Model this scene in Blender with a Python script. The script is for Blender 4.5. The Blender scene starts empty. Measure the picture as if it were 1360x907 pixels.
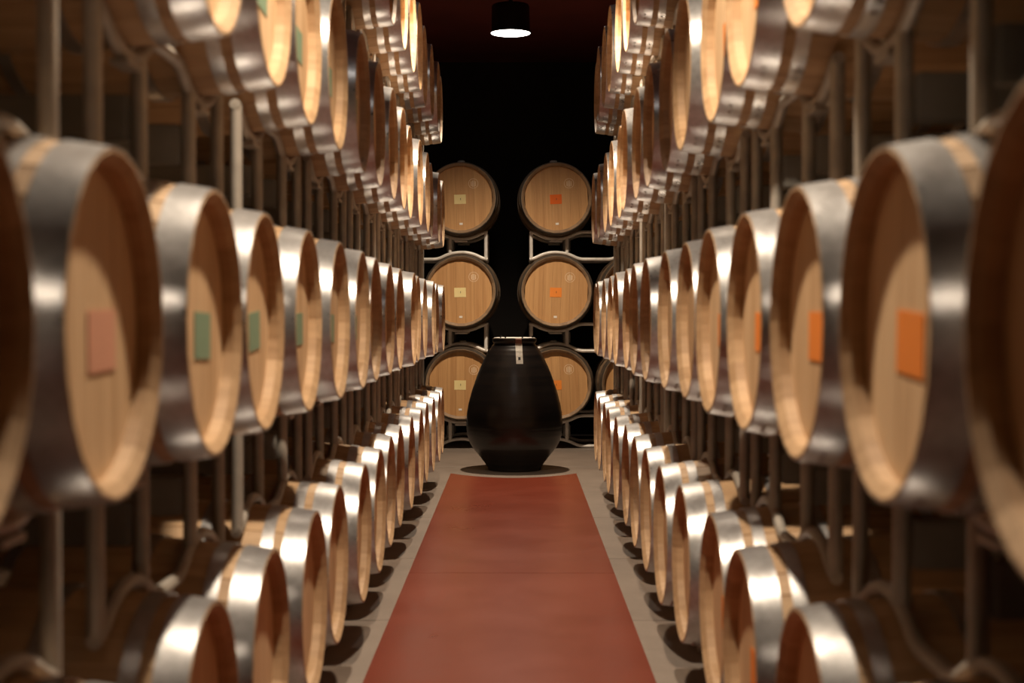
import bpy, bmesh, math, random
from mathutils import Vector, Matrix
PI = math.pi
random.seed(11)
scn = bpy.context.scene
C = scn.collection

# ------------------------------------------------------------------ camera
CAM_H = 1.46
F_PX = 1889.0
cam_d = bpy.data.cameras.new('camera')
cam_d.sensor_width = 36.0
cam_d.lens = 50.0
cam_d.dof.use_dof = True
cam_d.dof.focus_distance = 13.4
cam_d.dof.aperture_fstop = 2.6
cam_d.clip_end = 60
cam = bpy.data.objects.new('camera', cam_d)
C.objects.link(cam)
cam.location = (0, 0, CAM_H)
cam.rotation_euler = (PI/2 - math.atan(32.5/F_PX), 0, math.atan(6/F_PX))
scn.camera = cam

# ------------------------------------------------------------------ world, exposure, lights
w = bpy.data.worlds.new('world'); scn.world = w; w.use_nodes = True
w.node_tree.nodes['Background'].inputs[0].default_value = (0.02, 0.014, 0.01, 1)
w.node_tree.nodes['Background'].inputs[1].default_value = 0.2
scn.view_settings.view_transform = 'Standard'
scn.view_settings.look = 'None'
scn.view_settings.gamma = 1.0
scn.view_settings.exposure = 0.12
# y, watts, cone in degrees, blend  (all hang over the middle of the aisle)
LAMP_Z = 4.13
LAMPS = [(13.45, 560, 138, 0.95), (8.6, 490, 106, 0.25), (3.5, 530, 106, 0.25)]
LAMP_COL = (1.0, 0.81, 0.60)

# ------------------------------------------------------------------ helpers
def nodes(name):
    m = bpy.data.materials.new(name); m.use_nodes = True
    nt = m.node_tree
    return m, nt, nt.nodes['Principled BSDF']

def N(nt, t, **kw):
    n = nt.nodes.new(t)
    for k, v in kw.items():
        if k.startswith('i_'):
            n.inputs[k[2:].replace('_', ' ')].default_value = v
        else:
            setattr(n, k, v)
    return n

def ramp(nt, src, stops):
    r = nt.nodes.new('ShaderNodeValToRGB')
    e = r.color_ramp.elements
    while len(e) < len(stops): e.new(0.5)
    for x, (p, c) in zip(e, stops):
        x.position = p; x.color = (*c, 1)
    nt.links.new(src, r.inputs[0])
    return r.outputs[0]

def mathn(nt, op, a, b=None):
    n = nt.nodes.new('ShaderNodeMath'); n.operation = op
    for i, v in enumerate((a, b)):
        if v is None: continue
        if isinstance(v, (int, float)): n.inputs[i].default_value = v
        else: nt.links.new(v, n.inputs[i])
    return n.outputs[0]

def simple(name, col, rough=0.5, metal=0.0, noise=0.0, scale=8.0, bump=0.0, spec=0.5, coat=0.0):
    m, nt, b = nodes(name)
    b.inputs['Roughness'].default_value = rough
    b.inputs['Metallic'].default_value = metal
    b.inputs['Specular IOR Level'].default_value = spec
    b.inputs['Coat Weight'].default_value = coat
    tc = N(nt, 'ShaderNodeTexCoord')
    nz = N(nt, 'ShaderNodeTexNoise', i_Scale=scale, i_Detail=5.0)
    nt.links.new(tc.outputs['Object'], nz.inputs['Vector'])
    lo = tuple(c*(1-noise) for c in col); hi = tuple(min(1, c*(1+noise)) for c in col)
    nt.links.new(ramp(nt, nz.outputs[0], [(0.3, lo), (0.7, hi)]), b.inputs['Base Color'])
    if bump:
        bp = N(nt, 'ShaderNodeBump', i_Strength=bump, i_Distance=0.01)
        nt.links.new(nz.outputs[0], bp.inputs['Height'])
        nt.links.new(bp.outputs[0], b.inputs['Normal'])
    return m

def oak(name, dark, light, head):
    """head: boards run vertically across the disc; body: staves run along the barrel axis (local x)."""
    m, nt, b = nodes(name)
    b.inputs['Roughness'].default_value = 0.62
    tc = N(nt, 'ShaderNodeTexCoord')
    sx = N(nt, 'ShaderNodeSeparateXYZ'); nt.links.new(tc.outputs['Object'], sx.inputs[0])
    oi = N(nt, 'ShaderNodeObjectInfo')
    mp = N(nt, 'ShaderNodeMapping')
    mp.inputs['Scale'].default_value = (40, 40, 2.2) if head else (2.2, 40, 40)
    nt.links.new(tc.outputs['Object'], mp.inputs[0])
    off = N(nt, 'ShaderNodeCombineXYZ')
    r10 = mathn(nt, 'MULTIPLY', oi.outputs['Random'], 37.0)
    for k in range(3): nt.links.new(r10, off.inputs[k])
    nt.links.new(off.outputs[0], mp.inputs['Location'])
    g = N(nt, 'ShaderNodeTexNoise', i_Scale=1.0, i_Detail=6.0, i_Roughness=0.6)
    nt.links.new(mp.outputs[0], g.inputs['Vector'])
    if head:
        idx = mathn(nt, 'FLOOR', mathn(nt, 'ADD', mathn(nt, 'DIVIDE', sx.outputs[1], 0.078), 0.5))
    else:
        ang = mathn(nt, 'ARCTAN2', sx.outputs[2], sx.outputs[1])
        idx = mathn(nt, 'FLOOR', mathn(nt, 'MULTIPLY', ang, 26/(2*PI)))
    wn = N(nt, 'ShaderNodeTexWhiteNoise', noise_dimensions='1D')
    nt.links.new(mathn(nt, 'ADD', idx, mathn(nt, 'MULTIPLY', oi.outputs['Random'], 91.0)), wn.inputs['W'])
    f = mathn(nt, 'ADD', mathn(nt, 'MULTIPLY', g.outputs[0], 0.75), mathn(nt, 'MULTIPLY', wn.outputs[0], 0.28))
    nt.links.new(ramp(nt, f, [(0.22, dark), (0.85, light)]), b.inputs['Base Color'])
    bp = N(nt, 'ShaderNodeBump', i_Strength=0.15, i_Distance=0.004)
    nt.links.new(g.outputs[0], bp.inputs['Height']); nt.links.new(bp.outputs[0], b.inputs['Normal'])
    return m

M = {}
M['oak_head'] = oak('oak_head', (0.54, 0.335, 0.17), (0.84, 0.61, 0.375), True)
M['oak_body'] = oak('oak_body', (0.30, 0.18, 0.09), (0.56, 0.38, 0.22), False)
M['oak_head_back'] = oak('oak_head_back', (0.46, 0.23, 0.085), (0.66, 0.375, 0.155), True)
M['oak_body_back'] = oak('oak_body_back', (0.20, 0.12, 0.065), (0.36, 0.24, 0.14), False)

def galvanised():
    m, nt, b = nodes('galvanised_hoop')
    b.inputs['Metallic'].default_value = 0.72
    tc = N(nt, 'ShaderNodeTexCoord')
    v = N(nt, 'ShaderNodeTexVoronoi', i_Scale=60.0)
    nz = N(nt, 'ShaderNodeTexNoise', i_Scale=9.0, i_Detail=5.0)
    nt.links.new(tc.outputs['Object'], v.inputs['Vector']); nt.links.new(tc.outputs['Object'], nz.inputs['Vector'])
    mx = mathn(nt, 'ADD', mathn(nt, 'MULTIPLY', v.outputs['Distance'], 0.25), mathn(nt, 'MULTIPLY', nz.outputs[0], 0.75))
    nt.links.new(ramp(nt, mx, [(0.25, (0.34, 0.335, 0.335)), (0.65, (0.50, 0.50, 0.505))]), b.inputs['Base Color'])
    nt.links.new(ramp(nt, nz.outputs[0], [(0.3, (0.27,)*3), (0.7, (0.36,)*3)]), b.inputs['Roughness'])
    bp = N(nt, 'ShaderNodeBump', i_Strength=0.08, i_Distance=0.003)
    nt.links.new(nz.outputs[0], bp.inputs['Height']); nt.links.new(bp.outputs[0], b.inputs['Normal'])
    return m
M['hoop'] = galvanised()
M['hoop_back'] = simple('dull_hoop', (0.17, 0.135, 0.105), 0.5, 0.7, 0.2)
M['rack'] = simple('galvanised_tube', (0.40, 0.365, 0.32), 0.48, 0.35, 0.15, 14)
M['rack_channel'] = simple('rack_channel', (0.22, 0.21, 0.19), 0.6, 0.2, 0.15)
M['rack_back'] = simple('pale_galvanised_tube', (0.86, 0.82, 0.76), 0.45, 0.1, 0.12, 14)
M['bung'] = simple('white_silicone', (0.82, 0.80, 0.76), 0.4)
M['orange'] = simple('orange_paper', (0.90, 0.27, 0.035), 0.6, noise=0.05)
M['gloss_orange'] = simple('orange_film', (0.82, 0.16, 0.03), 0.14, noise=0.08)
M['green'] = simple('green_paper', (0.22, 0.33, 0.22), 0.6, noise=0.05)
M['pink'] = simple('salmon_paper', (0.72, 0.36, 0.24), 0.6, noise=0.05)
M['yellow'] = simple('yellow_paper', (0.88, 0.72, 0.34), 0.6, noise=0.05)
M['white'] = simple('white_paper', (0.85, 0.80, 0.72), 0.6, noise=0.03)
M['ink'] = simple('ink', (0.02, 0.015, 0.012), 0.6)
M['stamp'] = simple('stamp_print', (0.86, 0.68, 0.48), 0.7)
M['black'] = simple('black_paint', (0.008, 0.008, 0.008), 0.4)
M['wall'] = simple('dark_wall', (0.018, 0.014, 0.012), 0.9, noise=0.2, scale=2, bump=0.2)
M['ceiling'] = simple('dark_red_ceiling', (0.13, 0.022, 0.016), 0.85, noise=0.15, scale=2)
M['joint'] = simple('floor_joint', (0.28, 0.24, 0.20), 0.9)

def concrete():
    m, nt, b = nodes('concrete_slab')
    tc = N(nt, 'ShaderNodeTexCoord'); ge = N(nt, 'ShaderNodeNewGeometry'); oi = N(nt, 'ShaderNodeObjectInfo')
    a = N(nt, 'ShaderNodeTexNoise', i_Scale=2.5, i_Detail=8.0, i_Roughness=0.65)
    c = N(nt, 'ShaderNodeTexNoise', i_Scale=120.0, i_Detail=3.0)
    for n in (a, c): nt.links.new(ge.outputs['Position'], n.inputs['Vector'])
    f = mathn(nt, 'ADD', mathn(nt, 'MULTIPLY', a.outputs[0], 0.65), mathn(nt, 'MULTIPLY', c.outputs[0], 0.25))
    f = mathn(nt, 'ADD', f, mathn(nt, 'MULTIPLY', oi.outputs['Random'], 0.1))
    nt.links.new(ramp(nt, f, [(0.3, (0.170, 0.132, 0.106)), (0.7, (0.265, 0.210, 0.170))]), b.inputs['Base Color'])
    b.inputs['Roughness'].default_value = 0.6
    bp = N(nt, 'ShaderNodeBump', i_Strength=0.1, i_Distance=0.003)
    nt.links.new(c.outputs[0], bp.inputs['Height']); nt.links.new(bp.outputs[0], b.inputs['Normal'])
    return m
M['concrete'] = concrete()

def runner_mat():
    m, nt, b = nodes('red_rubber_runner')
    ge = N(nt, 'ShaderNodeNewGeometry')
    a = N(nt, 'ShaderNodeTexNoise', i_Scale=1.8, i_Detail=7.0, i_Roughness=0.6)
    s = N(nt, 'ShaderNodeTexNoise', i_Scale=1.0, i_Detail=8.0, i_Roughness=0.7)
    mp = N(nt, 'ShaderNodeMapping'); mp.inputs['Scale'].default_value = (16, 34, 1); mp.inputs['Rotation'].default_value = (0, 0, 0.25)
    nt.links.new(ge.outputs['Position'], a.inputs['Vector'])
    nt.links.new(ge.outputs['Position'], mp.inputs[0]); nt.links.new(mp.outputs[0], s.inputs['Vector'])
    base = ramp(nt, a.outputs[0], [(0.2, (0.165, 0.029, 0.014)), (0.8, (0.215, 0.040, 0.019))])
    sc = ramp(nt, s.outputs[0], [(0.66, (0, 0, 0)), (0.76, (0.30,)*3)])
    mix = N(nt, 'ShaderNodeMix', data_type='RGBA')
    nt.links.new(sc, mix.inputs[0]); nt.links.new(base, mix.inputs[6]); mix.inputs[7].default_value = (0.34, 0.13, 0.085, 1)
    nt.links.new(mix.outputs[2], b.inputs['Base Color'])
    nt.links.new(ramp(nt, a.outputs[0], [(0.3, (0.27,)*3), (0.7, (0.33,)*3)]), b.inputs['Roughness'])
    b.inputs['Specular IOR Level'].default_value = 0.35
    return m
M['runner'] = runner_mat()

def jar_mat():
    m, nt, b = nodes('black_ceramic')
    tc = N(nt, 'ShaderNodeTexCoord')
    mp = N(nt, 'ShaderNodeMapping'); mp.inputs['Scale'].default_value = (1.2, 1.2, 26)
    n = N(nt, 'ShaderNodeTexNoise', i_Scale=1.0, i_Detail=5.0)
    nt.links.new(tc.outputs['Object'], mp.inputs[0]); nt.links.new(mp.outputs[0], n.inputs['Vector'])
    nt.links.new(ramp(nt, n.outputs[0], [(0.35, (0.006, 0.005, 0.005)), (0.7, (0.016, 0.011, 0.009))]), b.inputs['Base Color'])
    b.inputs['Roughness'].default_value = 0.31
    b.inputs['Specular IOR Level'].default_value = 0.55
    bp = N(nt, 'ShaderNodeBump', i_Strength=0.18, i_Distance=0.006)
    nt.links.new(n.outputs[0], bp.inputs['Height']); nt.links.new(bp.outputs[0], b.inputs['Normal'])
    return m
M['jar'] = jar_mat()

def emit(name, col, s):
    m, nt, b = nodes(name)
    b.inputs['Base Color'].default_value = (0.8, 0.8, 0.8, 1)
    b.inputs['Emission Color'].default_value = (*col, 1); b.inputs['Emission Strength'].default_value = s
    return m
M['lamp_face'] = emit('lamp_face', (1, 0.93, 0.86), 14)

def mesh(name, bm, mat, smooth=True):
    bmesh.ops.recalc_face_normals(bm, faces=bm.faces)
    me = bpy.data.meshes.new(name); bm.to_mesh(me); bm.free()
    me.materials.append(mat)
    if smooth:
        for p in me.polygons: p.use_smooth = True
        me.set_sharp_from_angle(angle=math.radians(40))
    return me

def link(name, me, parent=None, loc=None):
    o = bpy.data.objects.new(name, me); C.objects.link(o)
    if parent: o.parent = parent
    if loc is not None: o.location = loc
    return o

def tag(o, label, cat, group=None):
    o['label'] = label; o['category'] = cat
    if group: o['group'] = group
    return o

def box(bm, x0, x1, y0, y1, z0, z1):
    v = [bm.verts.new(p) for p in ((x0,y0,z0),(x1,y0,z0),(x1,y1,z0),(x0,y1,z0),(x0,y0,z1),(x1,y0,z1),(x1,y1,z1),(x0,y1,z1))]
    for f in ((0,3,2,1),(4,5,6,7),(0,1,5,4),(1,2,6,5),(2,3,7,6),(3,0,4,7)): bm.faces.new([v[i] for i in f])

def sweep(bm, pts, r, n=8):
    pts = [Vector(p) for p in pts]; rings = []
    for i, p in enumerate(pts):
        d = (pts[min(i+1, len(pts)-1)] - pts[max(i-1, 0)]).normalized()
        up = Vector((1, 0, 0)) if abs(d.x) < 0.9 else Vector((0, 0, 1))
        a = d.cross(up).normalized(); b = d.cross(a)
        rings.append([bm.verts.new(p + a*r*math.cos(2*PI*k/n) + b*r*math.sin(2*PI*k/n)) for k in range(n)])
    for A, B in zip(rings, rings[1:]):
        for k in range(n): bm.faces.new((A[k], A[(k+1)%n], B[(k+1)%n], B[k]))
    bm.faces.new(rings[0]); bm.faces.new(rings[-1])

def lathe_z(bm, prof, n=64, closed=False):
    rings = [[bm.verts.new((r*math.cos(2*PI*k/n), r*math.sin(2*PI*k/n), z)) for k in range(n)] for r, z in prof]
    pairs = list(zip(rings, rings[1:])) + ([(rings[-1], rings[0])] if closed else [])
    for A, B in pairs:
        for k in range(n): bm.faces.new((A[k], A[(k+1)%n], B[(k+1)%n], B[k]))
    return rings

# ------------------------------------------------------------------ the setting
def struct(name, me, parent=None):
    o = link(name, me, parent)
    if not parent: o['kind'] = 'structure'
    return o
WX, Y0, Y1, ZC = 2.5, -2.6, 17.7, 4.62
b = bmesh.new(); box(b, -WX, WX, Y0, Y1, -0.2, -0.02)
floor = struct('floor', mesh('floor', b, M['joint'], False))
SL = 1.76
ny = int((Y1 - Y0)/SL) + 1
slab_me = None
b = bmesh.new(); box(b, 0.004, SL-0.004, 0.004, SL-0.004, -0.02, 0.0)
bmesh.ops.bevel(b, geom=[e for e in b.edges if all(v.co.z > -0.001 for v in e.verts)], offset=0.004, segments=1, affect='EDGES')
slab_me = mesh('floor_slab', b, M['concrete'], False)
xs = [-2.64, -0.88, 0.88]
for i in range(3):
    for j in range(ny + 1):
        y = 13.86 - 9*SL + j*SL - 0.0
        if y + SL > Y1 + 0.9 or y < Y0 - 0.2: continue
        s = link('floor_slab', slab_me, floor, (xs[i], y, 0))
for nm, bx in (('wall_left', (-WX-0.15, -WX, Y0, Y1, 0, ZC)), ('wall_right', (WX, WX+0.15, Y0, Y1, 0, ZC)),
               ('wall_back', (-WX-.15, WX+.15, Y1, Y1+0.15, 0, ZC)), ('wall_front', (-WX-.15, WX+.15, Y0-0.15, Y0, 0, ZC))):
    b = bmesh.new(); box(b, *bx); struct(nm, mesh(nm, b, M['wall'], False))
b = bmesh.new(); box(b, -WX-.15, WX+.15, Y0-.15, Y1+.15, ZC, ZC+0.15)
struct('ceiling', mesh('ceiling', b, M['ceiling'], False))

# red runner, cut round at its far end where the jar stands
RL, RR, RE = -0.612, 0.556, 13.20
JX, JY = -0.02, 13.58
runner = bpy.data.objects.new('floor_runner', None); C.objects.link(runner)
tag(runner, 'long brick-red rubber runner lying down the middle of the aisle', 'runner')
def runner_piece(y0, y1, arc):
    b = bmesh.new()
    pts = [(RL, y0), (RR, y0)]
    if arc:
        n = 24
        for k in range(n+1):
            x = RR + (RL-RR)*k/n
            pts.append((x, y1 - 0.37*(1 - ((x-(RL+RR)/2)/((RR-RL)/2))**2)))
    else: pts += [(RR, y1), (RL, y1)]
    f = b.faces.new([b.verts.new((x, y, 0.001)) for x, y in pts])
    e = bmesh.ops.extrude_face_region(b, geom=[f])
    bmesh.ops.translate(b, verts=[v for v in e['geom'] if isinstance(v, bmesh.types.BMVert)], vec=(0, 0, 0.006))
    link('runner_sheet', mesh('runner_sheet', b, M['runner'], False), runner)
runner_piece(-2.0, 8.05, False)
runner_piece(8.056, RE + 0.0, True)

# ------------------------------------------------------------------ barrels (local x is the axis, front head at +x; origin at axis centre)
L2, RB, RC = 0.475, 0.326, 0.284
def rad(t): return RB - (RB-RC)*abs(t/L2)**1.9
NST = 26
RECESS = 0.042
def body_bm(s=1.0):
    b = bmesh.new(); prof = []
    for i in range(15):
        t = L2*(-1 + 2*i/14); prof.append((t, rad(t), True))
    e = 0.016
    prof = [(-L2+RECESS+.02, rad(L2)-.026, False), (-L2+e, rad(L2)-.023, False), (-L2, rad(L2)-.004, False)] + prof + \
           [(L2, rad(L2)-.004, False), (L2-e, rad(L2)-.023, False), (L2-RECESS-.02, rad(L2)-.026, False)]
    ang = []
    for k in range(NST):
        a = 2*PI*k/NST; d = math.radians(0.55)
        ang += [(a-d, 0), (a, -0.0028), (a+d, 0)]
    rings = [[b.verts.new((t*s, (r+(dr if out else 0))*math.cos(a)*s, (r+(dr if out else 0))*math.sin(a)*s)) for a, dr in ang] for t, r, out in prof]
    for A, B in zip(rings, rings[1:]):
        n = len(A)
        for k in range(n): b.faces.new((A[k], A[(k+1)%n], B[(k+1)%n], B[k]))
    return b
def hoop_bm(t0, t1, s=1.0, th=0.0028):
    b = bmesh.new(); n = 56
    prof = [(t, rad(t)+0.0008) for t in (t0, (t0+t1)/2, t1)]
    out = [(t, r+th) for t, r in prof]
    loop = out + prof[::-1]
    rings = [[b.verts.new((t*s, r*math.cos(2*PI*k/n)*s, r*math.sin(2*PI*k/n)*s)) for k in range(n)] for t, r in loop]
    for i in range(len(rings)):
        A, B = rings[i], rings[(i+1) % len(rings)]
        for k in range(n): b.faces.new((A[k], A[(k+1)%n], B[(k+1)%n], B[k]))
    # rivet pair on the overlap, underneath
    for dz in (-0.02, 0.02):
        c = bmesh.ops.create_uvsphere(b, u_segments=6, v_segments=4, radius=0.006*s)
        tm = (t0+t1)/2; rr = rad(tm)+th
        a = PI*1.5 + 0.4 + dz*3
        bmesh.ops.translate(b, verts=c['verts'], vec=(tm*s, rr*math.cos(a)*s, rr*math.sin(a)*s))
    return b
PL = 0.078
def board_bm(b, k, x0, x1, s, sign, gap):
    R = RC - 0.024
    ya, yb = max(-R, (k-.5)*PL+gap), min(R, (k+.5)*PL-gap)
    if yb - ya < 0.004: return False
    ys = [ya + (yb-ya)*i/6 for i in range(7)]
    outl = [(y, math.sqrt(max(0, R*R-y*y))) for y in ys] + [(y, -math.sqrt(max(0, R*R-y*y))) for y in reversed(ys)]
    cl = []
    for p in outl:
        if not cl or (abs(p[0]-cl[-1][0]) + abs(p[1]-cl[-1][1])) > 1e-5: cl.append(p)
    if abs(cl[0][0]-cl[-1][0]) + abs(cl[0][1]-cl[-1][1]) < 1e-5: cl.pop()
    fr = [b.verts.new((x1*sign*s, y*s, z*s)) for y, z in cl]
    bk = [b.verts.new((x0*sign*s, y*s, z*s)) for y, z in cl]
    b.faces.new(fr); b.faces.new(bk[::-1]); n = len(cl)
    for i in range(n): b.faces.new((fr[i], fr[(i+1)%n], bk[(i+1)%n], bk[i]))
    return True
def head_bm(sign, s=1.0):
    b = bmesh.new()
    for k in range(-3, 4): board_bm(b, k, L2-RECESS-.018, L2-RECESS, s, sign, 0.0012)
    # backing that closes the joints
    n = 40; R = RC-.024
    b.faces.new([b.verts.new(((L2-RECESS-.004)*sign*s, R*math.cos(2*PI*k/n)*s, R*math.sin(2*PI*k/n)*s)) for k in range(n)])
    return b
def bung_bm(s=1.0):
    b = bmesh.new(); prof = [(0.0, RB-.01), (0.024, RB-.01), (0.027, RB+.012), (0.034, RB+.016), (0.034, RB+.028), (0.022, RB+.034), (0.0, RB+.034)]
    lathe_z(b, [(max(r, .0005)*s, z*s) for r, z in prof], 14)
    return b
def paper_bm(y0, y1, z0, z1, s=1.0, lift=0.001):
    b = bmesh.new(); x = L2-RECESS+lift
    box(b, x*s, (x+.0012)*s, y0*s, y1*s, z0*s, z1*s)
    return b

HOOPS = [(0.403, 0.4735), (0.338, 0.374), (0.150, 0.185)]
class Kit: pass
def make_kit(s, bodym, headm, hoopm, suffix):
    k = Kit(); k.s = s
    k.body = mesh('stave_body'+suffix, body_bm(s), bodym)
    k.head = [mesh('head'+suffix, head_bm(sg, s), headm, False) for sg in (1, -1)]
    k.hoops = []
    for sg in (1, -1):
        for a, c in HOOPS: k.hoops.append(mesh('hoop'+suffix, hoop_bm(sg*a, sg*c, s), hoopm))
    k.bung = mesh('bung'+suffix, bung_bm(s), M['bung'])
    return k
KS = make_kit(1.0, M['oak_body'], M['oak_head'], M['hoop'], '')
PAPER = {c: mesh('paper_'+c, paper_bm(-.040, .115, -.078, .024), M[c], False) for c in ('orange', 'green', 'pink')}

def barrel(center, rotz, label, paper, group, roll=0.0, tilt=0.0):
    """center: axis centre; the Empty stands at the underside."""
    root = bpy.data.objects.new('wine_barrel', None); C.objects.link(root)
    root.location = (center[0], center[1], center[2]-RB); root.rotation_euler = (0, 0, rotz)
    tag(root, label, 'barrel', group)
    def part(nm, me):
        o = link(nm, me, root, (0, 0, RB)); o.rotation_euler = (roll, 0, 0); return o
    part('stave_body', KS.body)
    for h in KS.head: part('head', h)
    for h in KS.hoops: part('hoop', h)
    part('bung', KS.bung)
    if paper:
        p = part('paper_label', PAPER[paper]); p['label'] = {'orange': 'orange paper label', 'green': 'grey-green paper label', 'pink': 'faded salmon paper label'}[paper]
    return root

# ------------------------------------------------------------------ racks (local x = along barrel axis, local y = along the row)
def rail_pts(v, ub, ue, zr, R, amp, sign, s=1.0):
    """wavy tube cradling two barrels at u=+-ub; zr = height of the lowest (or highest) point"""
    pts = []; n = 48
    th = 0.50
    uk, zk = R*math.sin(th), R*(1-math.cos(th))
    for i in range(n+1):
        u = -ue + 2*ue*i/n
        d = abs(abs(u)-ub)
        z = R - math.sqrt(R*R-d*d) if d < uk else zk + (d-uk)*math.tan(th)
        k = 0.012*s
        # smooth minimum with the flat height
        h = max(0.0, 1 - abs(z-amp)/(2*k))
        z = min(z, amp) - h*h*k*0.5
        pts.append((v, u, zr + sign*z))
    return pts
def rack_kit(s, ub, ue, ui, vf, z_top, R, amp, base_h, z_bot, mat, suf, tr):
    """z_top: height of the cradle low point; z_bot: height of the bottom rail's ends"""
    k = {}
    for nm, v in (('front', vf), ('rear', -vf)):
        b = bmesh.new(); sweep(b, rail_pts(v, ub, ue, z_top, R, amp, 1, s), tr); k['top_'+nm] = mesh('top_rail'+suf, b, mat)
        b = bmesh.new(); sweep(b, rail_pts(v, ub, ue, z_bot, R, amp, -1, s), tr); k['bot_'+nm] = mesh('bottom_rail'+suf, b, mat)
    posts = []
    for v in (vf, -vf):
        for u in (-ue+tr, -ui, ui, ue-tr):
            d = abs(abs(u)-ub)
            zz = min(R - math.sqrt(max(0, R*R-d*d)), amp)
            b = bmesh.new(); sweep(b, [(v, u, z_bot - zz), (v, u, z_top + zz)], tr*1.12, 10)
            posts.append(mesh('post'+suf, b, mat))
    k['posts'] = posts
    ch = []
    hz = (z_top + z_bot)/2; hh = min(0.05*s, (z_top - z_bot)/2 - tr*0.2)
    for u in (-ui, ui):
        b = bmesh.new(); w_ = 0.03*s
        box(b, -vf+tr, vf-tr, u-w_, u+w_, hz-hh, hz+hh)
        bmesh.ops.bevel(b, geom=b.edges[:], offset=0.006, segments=2, affect='EDGES')
        ch.append(mesh('fork_channel'+suf, b, M['rack_channel']))
    k['channels'] = ch
    pl = []
    for v in (vf, -vf):
        for u in (-ub, ub):
            b = bmesh.new(); box(b, v-.02*s, v+.02*s, u-.055*s, u+.055*s, z_top-tr-.012*s, z_top-tr+.001)
            pl.append(mesh('cradle_plate'+suf, b, mat, False))
    k['plates'] = pl
    return k
def rack(k, loc, rotz, label, group):
    root = bpy.data.objects.new('barrel_rack', None); C.objects.link(root)
    root.location = loc; root.rotation_euler = (0, 0, rotz)
    tag(root, label, 'rack', group)
    for nm in ('top_front', 'top_rear'): link('top_rail', k[nm], root)
    for nm in ('bot_front', 'bot_rear'): link('bottom_rail', k[nm], root)
    for p in k['posts']: link('post', p, root)
    for p in k['channels']: link('fork_channel', p, root)
    for p in k['plates']: link('cradle_plate', p, root)
    return root

TR = 0.0165
VF = 0.28
RV = rad(VF)                       # barrel radius at the rail
RR_ = RV + TR + 0.0035             # rail centreline radius (hoop thickness clear)
ROWS = [0.555, 1.447, 2.355, 3.262]
UB = 0.345
AMP = 0.072
# stack rack: origin at axis height of the row below; base rack: origin at the floor
RK = []
z_b = TR + 0.002 + AMP
RK.append(rack_kit(1, UB, 0.60, 0.24, VF, ROWS[0]-RR_, RR_, AMP, 0, z_b, M['rack'], '_base', TR))
for i in range(3):
    RK.append(rack_kit(1, UB, 0.60, 0.24, VF, ROWS[i+1]-RR_, RR_, AMP, 0, ROWS[i]+RR_, M['rack'], '_stack', TR))
def xl(y): return -0.645
def xr(y): return 0.572 + 0.0060*y

def in_view(x0, x1, y0, y1, z0, z1, mx=0.36, up=None):
    """does a box stand at least partly in the camera's frame"""
    px = []; py = []
    for x in (x0, x1):
        for y in (y0, y1):
            for z in (z0, z1):
                if y < 0.3: y = 0.3
                px.append(686 + F_PX*x/y); py.append(421 - F_PX*(z-CAM_H)/y)
    return max(px) > -5 and min(px) < 1365 and max(py) > -5 and min(py) < 912

ORD = ['nearest', 'second', 'third', 'fourth', 'fifth', 'sixth', 'seventh', 'eighth', 'ninth']
def ordinal(i, n):
    if i < (n+1)//2 and i < 9:
        return 'nearest to the camera' if i == 0 else ORD[i] + ' from the camera'
    j = n-1-i
    return 'at the far end' if j == 0 else ORD[j] + ' from the far end'
ROWN = ['bottom row', 'eye-level row', 'third row up', 'top row']
LEFT_K = list(range(-1, 15))
RIGHT_K = list(range(-2, 14))
for side, ks, y_0, P in ((-1, LEFT_K, 2.33, 0.72), (1, RIGHT_K, 2.28, 0.73)):
    sn = 'left' if side < 0 else 'right'
    for row in range(4):
        vis = []; rk = []
        for p in range(0, len(ks), 2):
            yc = y_0 + P*(ks[p] + 0.5)
            for q, k in enumerate((ks[p], ks[p+1])):
                y = yc + (-UB, UB)[q]
                xh = xl(y) if side < 0 else xr(y)
                xa, xb = sorted((xh, xh + side*0.95)); z = ROWS[row]
                if in_view(xa, xb, y-.34, y+.34, z-.34, z+.34) and y > 1.2: vis.append((k, y, xh))
            xh = xl(yc) if side < 0 else xr(yc)
            xc = xh + side*L2
            zt = ROWS[row]-RR_; zb_ = (ROWS[row-1]+RR_ if row else 0)
            if in_view(xc-.3, xc+.3, yc-.6, yc+.6, zb_-.1, zt+.1) or any(kk in [v[0] for v in vis] for kk in (ks[p], ks[p+1])):
                if yc > 0.9: rk.append((xc, yc))
        n = len(vis)
        for i, (k, y, xh) in enumerate(vis):
            paper = None
            if side < 0:
                paper = 'green' if row in (1, 2) else None
                if row == 1 and k == 0: paper = 'pink'
            else: paper = 'orange'
            jx = random.uniform(-0.012, 0.014)
            roll = random.uniform(-0.06, 0.06)
            pn = {'green': ', grey-green paper', 'pink': ', salmon paper', 'orange': ', orange paper', None: ''}[paper]
            if k > 3 or (row == 0 and side > 0): pn = ''     # the paper on the farther heads is hardly seen
            lab = 'steel-hooped oak barrel%s, %s, %s stack, %s' % (pn, ROWN[row], sn, ordinal(i, n))
            barrel((xh + side*(L2+jx), y, ROWS[row]), PI if side > 0 else 0, lab, paper,
                   'oak barrels in the %s of the %s stack' % (ROWN[row], sn), roll)
        n = len(rk)
        for i, (xc, yc) in enumerate(rk):
            lab = 'steel tube rack under the %s, %s stack, %s' % (ROWN[row], sn, ordinal(i, n))
            rack(RK[row], (xc, yc, 0), 0, lab, 'steel barrel racks under the %s of the %s stack' % (ROWN[row], sn))

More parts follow.
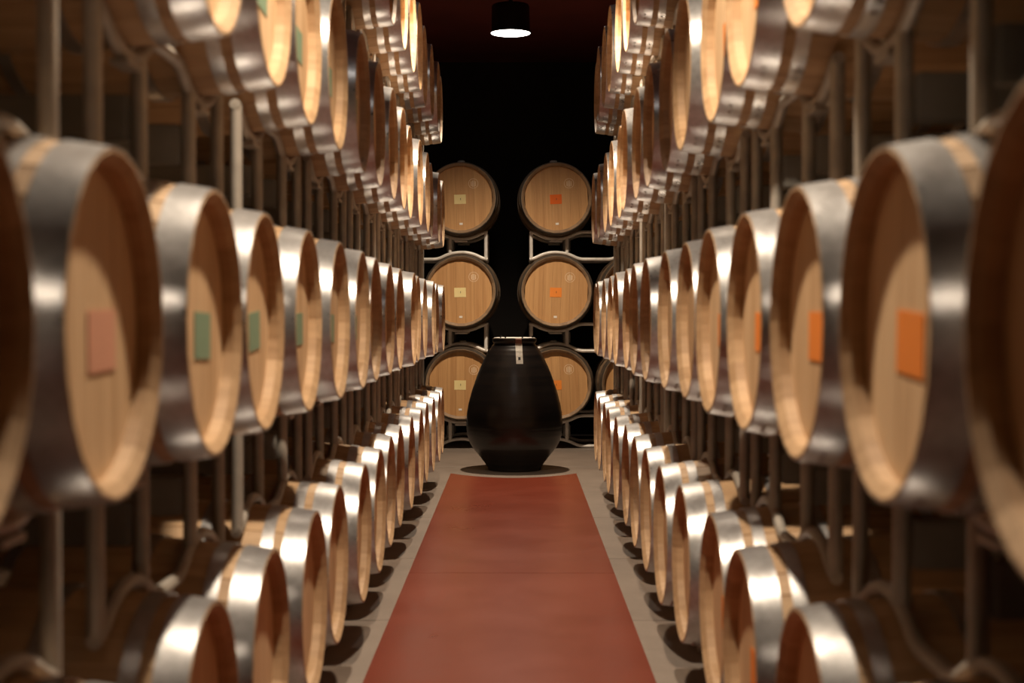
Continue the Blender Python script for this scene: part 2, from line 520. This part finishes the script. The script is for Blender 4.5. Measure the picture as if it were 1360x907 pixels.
# ------------------------------------------------------------------ large barrels across the far end
S = 1.26
RBS, RCS = RB, RC
RB, RC = 0.342, 0.305
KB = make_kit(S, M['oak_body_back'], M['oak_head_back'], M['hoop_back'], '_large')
YF = 15.6
BZ = [0.722, 1.742, 2.765]
BR = RB*S
boards = []
for k in range(-3, 4):
    b = bmesh.new(); ok = board_bm(b, k, L2-RECESS-.018, L2-RECESS, S, 1, 0.0005)
    if ok: boards.append(mesh('head_board', b, M['oak_head_back'], False))
    else: b.free()
BP = {c: mesh('paper_'+c+'_large', paper_bm(-.056, .046, -.05, .032, S), M[c], False) for c in ('orange', 'gloss_orange', 'yellow')}
b = paper_bm(-.002, .002, -.016, .002, S, .0024)
DIG = mesh('printed_digit', b, M['ink'], False)
STK = mesh('small_sticker', paper_bm(-.016, .012, -.232, -.214, S), M['white'], False)
b = bmesh.new()
x = (L2-RECESS+.0006)*S
n = 28
for r0, r1 in ((.040, .043),):
    ra = [b.verts.new((x, (.115+r0*math.cos(2*PI*k/n))*S, (.125+r0*math.sin(2*PI*k/n))*S)) for k in range(n)]
    rb = [b.verts.new((x, (.115+r1*math.cos(2*PI*k/n))*S, (.125+r1*math.sin(2*PI*k/n))*S)) for k in range(n)]
    for k in range(n): b.faces.new((ra[k], ra[(k+1)%n], rb[(k+1)%n], rb[k]))
for dy, h0, h1 in ((-.018, -.022, .018), (-.006, -.03, .026), (.006, -.03, .026), (.018, -.022, .018)):
    vs = [b.verts.new((x, (.115+yy)*S, (.125+zz)*S)) for yy, zz in ((dy-.0028, h0), (dy+.0028, h0), (dy+.0028, h1), (dy-.0028, h1))]
    b.faces.new(vs)
bmesh.ops.recalc_face_normals(b, faces=b.faces)
bmesh.ops.solidify(b, geom=b.faces[:], thickness=0.0006)
STAMP = mesh('burnt_stamp', b, M['stamp'], False)

def big_barrel(x, row, paper, label, group='large oak barrels across the far end'):
    root = bpy.data.objects.new('large_barrel', None); C.objects.link(root)
    root.location = (x, YF + L2*S, BZ[row]-BR); root.rotation_euler = (0, 0, -PI/2)
    tag(root, label, 'barrel', group)
    rl = random.uniform(-.05, .05)
    def part(nm, me):
        o = link(nm, me, root, (0, 0, BR)); o.rotation_euler = (rl, 0, 0); return o
    part('stave_body', KB.body)
    for bd in boards: part('head_board', bd)
    part('head', KB.head[1])
    for h in KB.hoops: part('hoop', h)
    part('bung', KB.bung)
    part('burnt_stamp', STAMP)
    s_ = part('sticker', STK); s_['label'] = 'tiny white sticker near the bottom of the head'
    if paper:
        p = part('paper_label', BP[paper]); p['label'] = {'orange': 'matt orange paper label', 'gloss_orange': 'shiny orange label', 'yellow': 'pale yellow paper label'}[paper]
        link('printed_digit', DIG, p)
LV = ['bottom', 'middle', 'top']
for row in range(3):
    big_barrel(-.615, row, 'yellow', 'large barrel facing the camera, yellow label, %s of the far left column' % LV[row])
    big_barrel(0.438, row, 'gloss_orange' if row == 2 else 'orange',
               'large barrel facing the camera, %s orange label, %s of the far right column' % ('shiny' if row == 2 else 'matt', LV[row]))
    big_barrel(0.438+0.885, row, 'orange', 'large far barrel half hidden by the right stack, %s one of its column' % LV[row])

TRB = 0.018
VB = 0.28*S
RB2 = rad(0.28)*S + TRB + 0.007
AMPB = 0.078
UBB, UEB, UIB = 0.4425, 0.735, 0.318
zb0 = TRB + 0.004 + AMPB
BK = [rack_kit(S, UBB, UEB, UIB, VB, BZ[0]-RB2, RB2, AMPB, 0, zb0, M['rack_back'], '_wide_base', TRB)]
for i in range(2):
    BK.append(rack_kit(S, UBB, UEB, UIB, VB, BZ[i+1]-RB2, RB2, AMPB, 0, BZ[i]+RB2, M['rack_back'], '_wide', TRB))
for row in range(3):
    rack(BK[row], (0.438+UBB, YF+L2*S, 0), -PI/2, 'pale wavy steel tube rack carrying the %s far right barrel' % LV[row], 'wide racks across the far end')
    rack(BK[row], (-0.615-UBB, YF+L2*S, 0), -PI/2, 'pale wavy steel tube rack carrying the %s far left barrel' % LV[row], 'wide racks across the far end')

# ------------------------------------------------------------------ black jar
jar = bpy.data.objects.new('ceramic_jar', None); C.objects.link(jar); jar.location = (JX, JY, 0)
tag(jar, 'big black egg-shaped ceramic wine jar standing at the end of the runner', 'jar')
u = 0.001906
raw = [(865, 126), (860, 132), (845, 139), (830, 148), (800, 171), (760, 203), (730, 222), (690, 236), (655, 240.5), (620, 241), (560, 235), (500, 222),
       (430, 200), (390, 186), (350, 170), (300, 146), (270, 130), (250, 117), (236, 107), (230, 103)]
prof = [(hw*u, (865-y)*u) for y, hw in raw]
# resample smoothly
def catmull(ps, m=4):
    out = []
    for i in range(len(ps)-1):
        p0, p1, p2, p3 = ps[max(i-1, 0)], ps[i], ps[i+1], ps[min(i+2, len(ps)-1)]
        for j in range(m):
            t = j/m
            out.append(tuple(0.5*((2*p1[c]) + (-p0[c]+p2[c])*t + (2*p0[c]-5*p1[c]+4*p2[c]-p3[c])*t*t + (-p0[c]+3*p1[c]-3*p2[c]+p3[c])*t**3) for c in (0, 1)))
    out.append(ps[-1]); return out
pf = [(r + 0.0012*math.sin(z*150), z) for r, z in catmull(prof)]
b = bmesh.new()
rg = lathe_z(b, [(0.02, 0.0)] + pf + [(0.185, prof[-1][1]), (0.18, prof[-1][1]-.05)], 96)
link('jar_body', mesh('jar_body', b, M['jar']), jar)
zr = prof[-1][1]
b = bmesh.new()
lathe_z(b, [(.186, zr+.001), (.199, zr+.001), (.208, zr+.012), (.212, zr+.030), (.211, zr+.043), (.203, zr+.047), (.186, zr+.047)], 96, True)
link('jar_rim', mesh('jar_rim', b, M['jar']), jar)
b = bmesh.new()
r = lathe_z(b, [(.02, zr+.056), (.17, zr+.056), (.198, zr+.052), (.198, zr+.048), (.02, zr+.048)], 64, True)
ld = link('jar_lid', mesh('jar_lid', b, M['rack_back']), jar); ld['label'] = 'thin steel lid'
for a in (-2.35, -2.05, -1.15, -0.4, 2.3):
    b = bmesh.new(); box(b, -.007, .007, -.007, .007, zr+.05, zr+.072)
    bmesh.ops.translate(b, verts=b.verts, vec=(.185*math.cos(a), .185*math.sin(a), 0))
    link('lid_clip', mesh('lid_clip', b, M['black'], False), jar)
# paper tag hanging over the rim down the shoulder
def strip(pts, w_, x0, skew=0.0):
    b = bmesh.new(); rows = []
    for i, (r, z) in enumerate(pts):
        xo = x0 + skew*i/(len(pts)-1)
        rows.append([b.verts.new((xo+dx, -math.sqrt(r*r-(xo+dx)**2), z)) for dx in (-w_/2, -w_/6, w_/6, w_/2)])
    for A, B in zip(rows, rows[1:]):
        for k in range(3): b.faces.new((A[k], A[k+1], B[k+1], B[k]))
    bmesh.ops.solidify(b, geom=b.faces[:], thickness=-0.001)
    return b
def jr(z, lift=.003):
    for (r0, z0), (r1, z1) in zip(pf, pf[1:]):
        if z0 <= z <= z1: return r0 + (r1-r0)*(z-z0)/max(1e-6, z1-z0) + lift
    return .2125 + lift
tg = link('paper_tag', mesh('paper_tag', strip([(max(jr(zr-d), .215 if d < .02 else 0), zr-d) for d in (0, .015, .03, .05, .07, .09, .11, .13, .15, .17, .188)], .064, 0.040, .010), M['white'], False), jar)
tg['label'] = 'narrow white paper tag'
tp = link('tag_tape', mesh('tag_tape', strip([(.2055, zr+.049), (.2145, zr+.043), (.2155, zr+.030), (.2165, zr-.002)], .058, 0.038, .002), simple('brown_tape', (0.42, 0.20, 0.13), 0.5), False), jar)
tp['label'] = 'brown strip of tape over the rim'
link('printed_mark', mesh('printed_mark', strip([(jr(zr-d, .0045), zr-d) for d in (.125, .14, .152)], .022, 0.047), M['ink'], False), tg)

# ------------------------------------------------------------------ ceiling lamps over the aisle
def lamp(y, watts, cone, blend, label):
    x = -0.055
    root = bpy.data.objects.new('pendant_lamp', None); C.objects.link(root); root.location = (x, y, LAMP_Z)
    tag(root, label, 'lamp')
    b = bmesh.new()
    lathe_z(b, [(.190, 0), (.196, .004), (.196, .012), (.182, .020), (.178, .255), (.168, .268), (.02, .270), (.02, .255), (.165, .250), (.182, .012)], 56, True)
    link('housing', mesh('lamp_housing', b, M['black']), root)
    b = bmesh.new(); n = 48
    b.faces.new([b.verts.new((.183*math.cos(2*PI*k/n), .183*math.sin(2*PI*k/n), .0)) for k in range(n)])
    b.faces.new([b.verts.new((.183*math.cos(-2*PI*k/n), .183*math.sin(-2*PI*k/n), .012)) for k in range(n)])
    d = link('diffuser', mesh('lamp_diffuser', b, M['lamp_face'], False), root, (0, 0, .004)); d['label'] = 'glowing round lamp face'
    b = bmesh.new(); sweep(b, [(0, 0, .268), (0, 0, ZC-LAMP_Z)], .02, 10)
    link('stem', mesh('lamp_stem', b, M['black']), root)
    ld = bpy.data.lights.new('lamp_light', 'SPOT'); ld.energy = watts; ld.color = LAMP_COL
    ld.spot_size = math.radians(cone); ld.spot_blend = blend; ld.shadow_soft_size = 0.05
    lo = bpy.data.objects.new('lamp_light', ld); C.objects.link(lo); lo.parent = root; lo.location = (0, 0, -0.06)
lamp(*LAMPS[0], 'black cylinder pendant lamp glowing above the black jar')
lamp(*LAMPS[1], 'black cylinder pendant lamp over the far half of the aisle, above the frame')
lamp(*LAMPS[2], 'black cylinder pendant lamp over the near half of the aisle, above the frame')
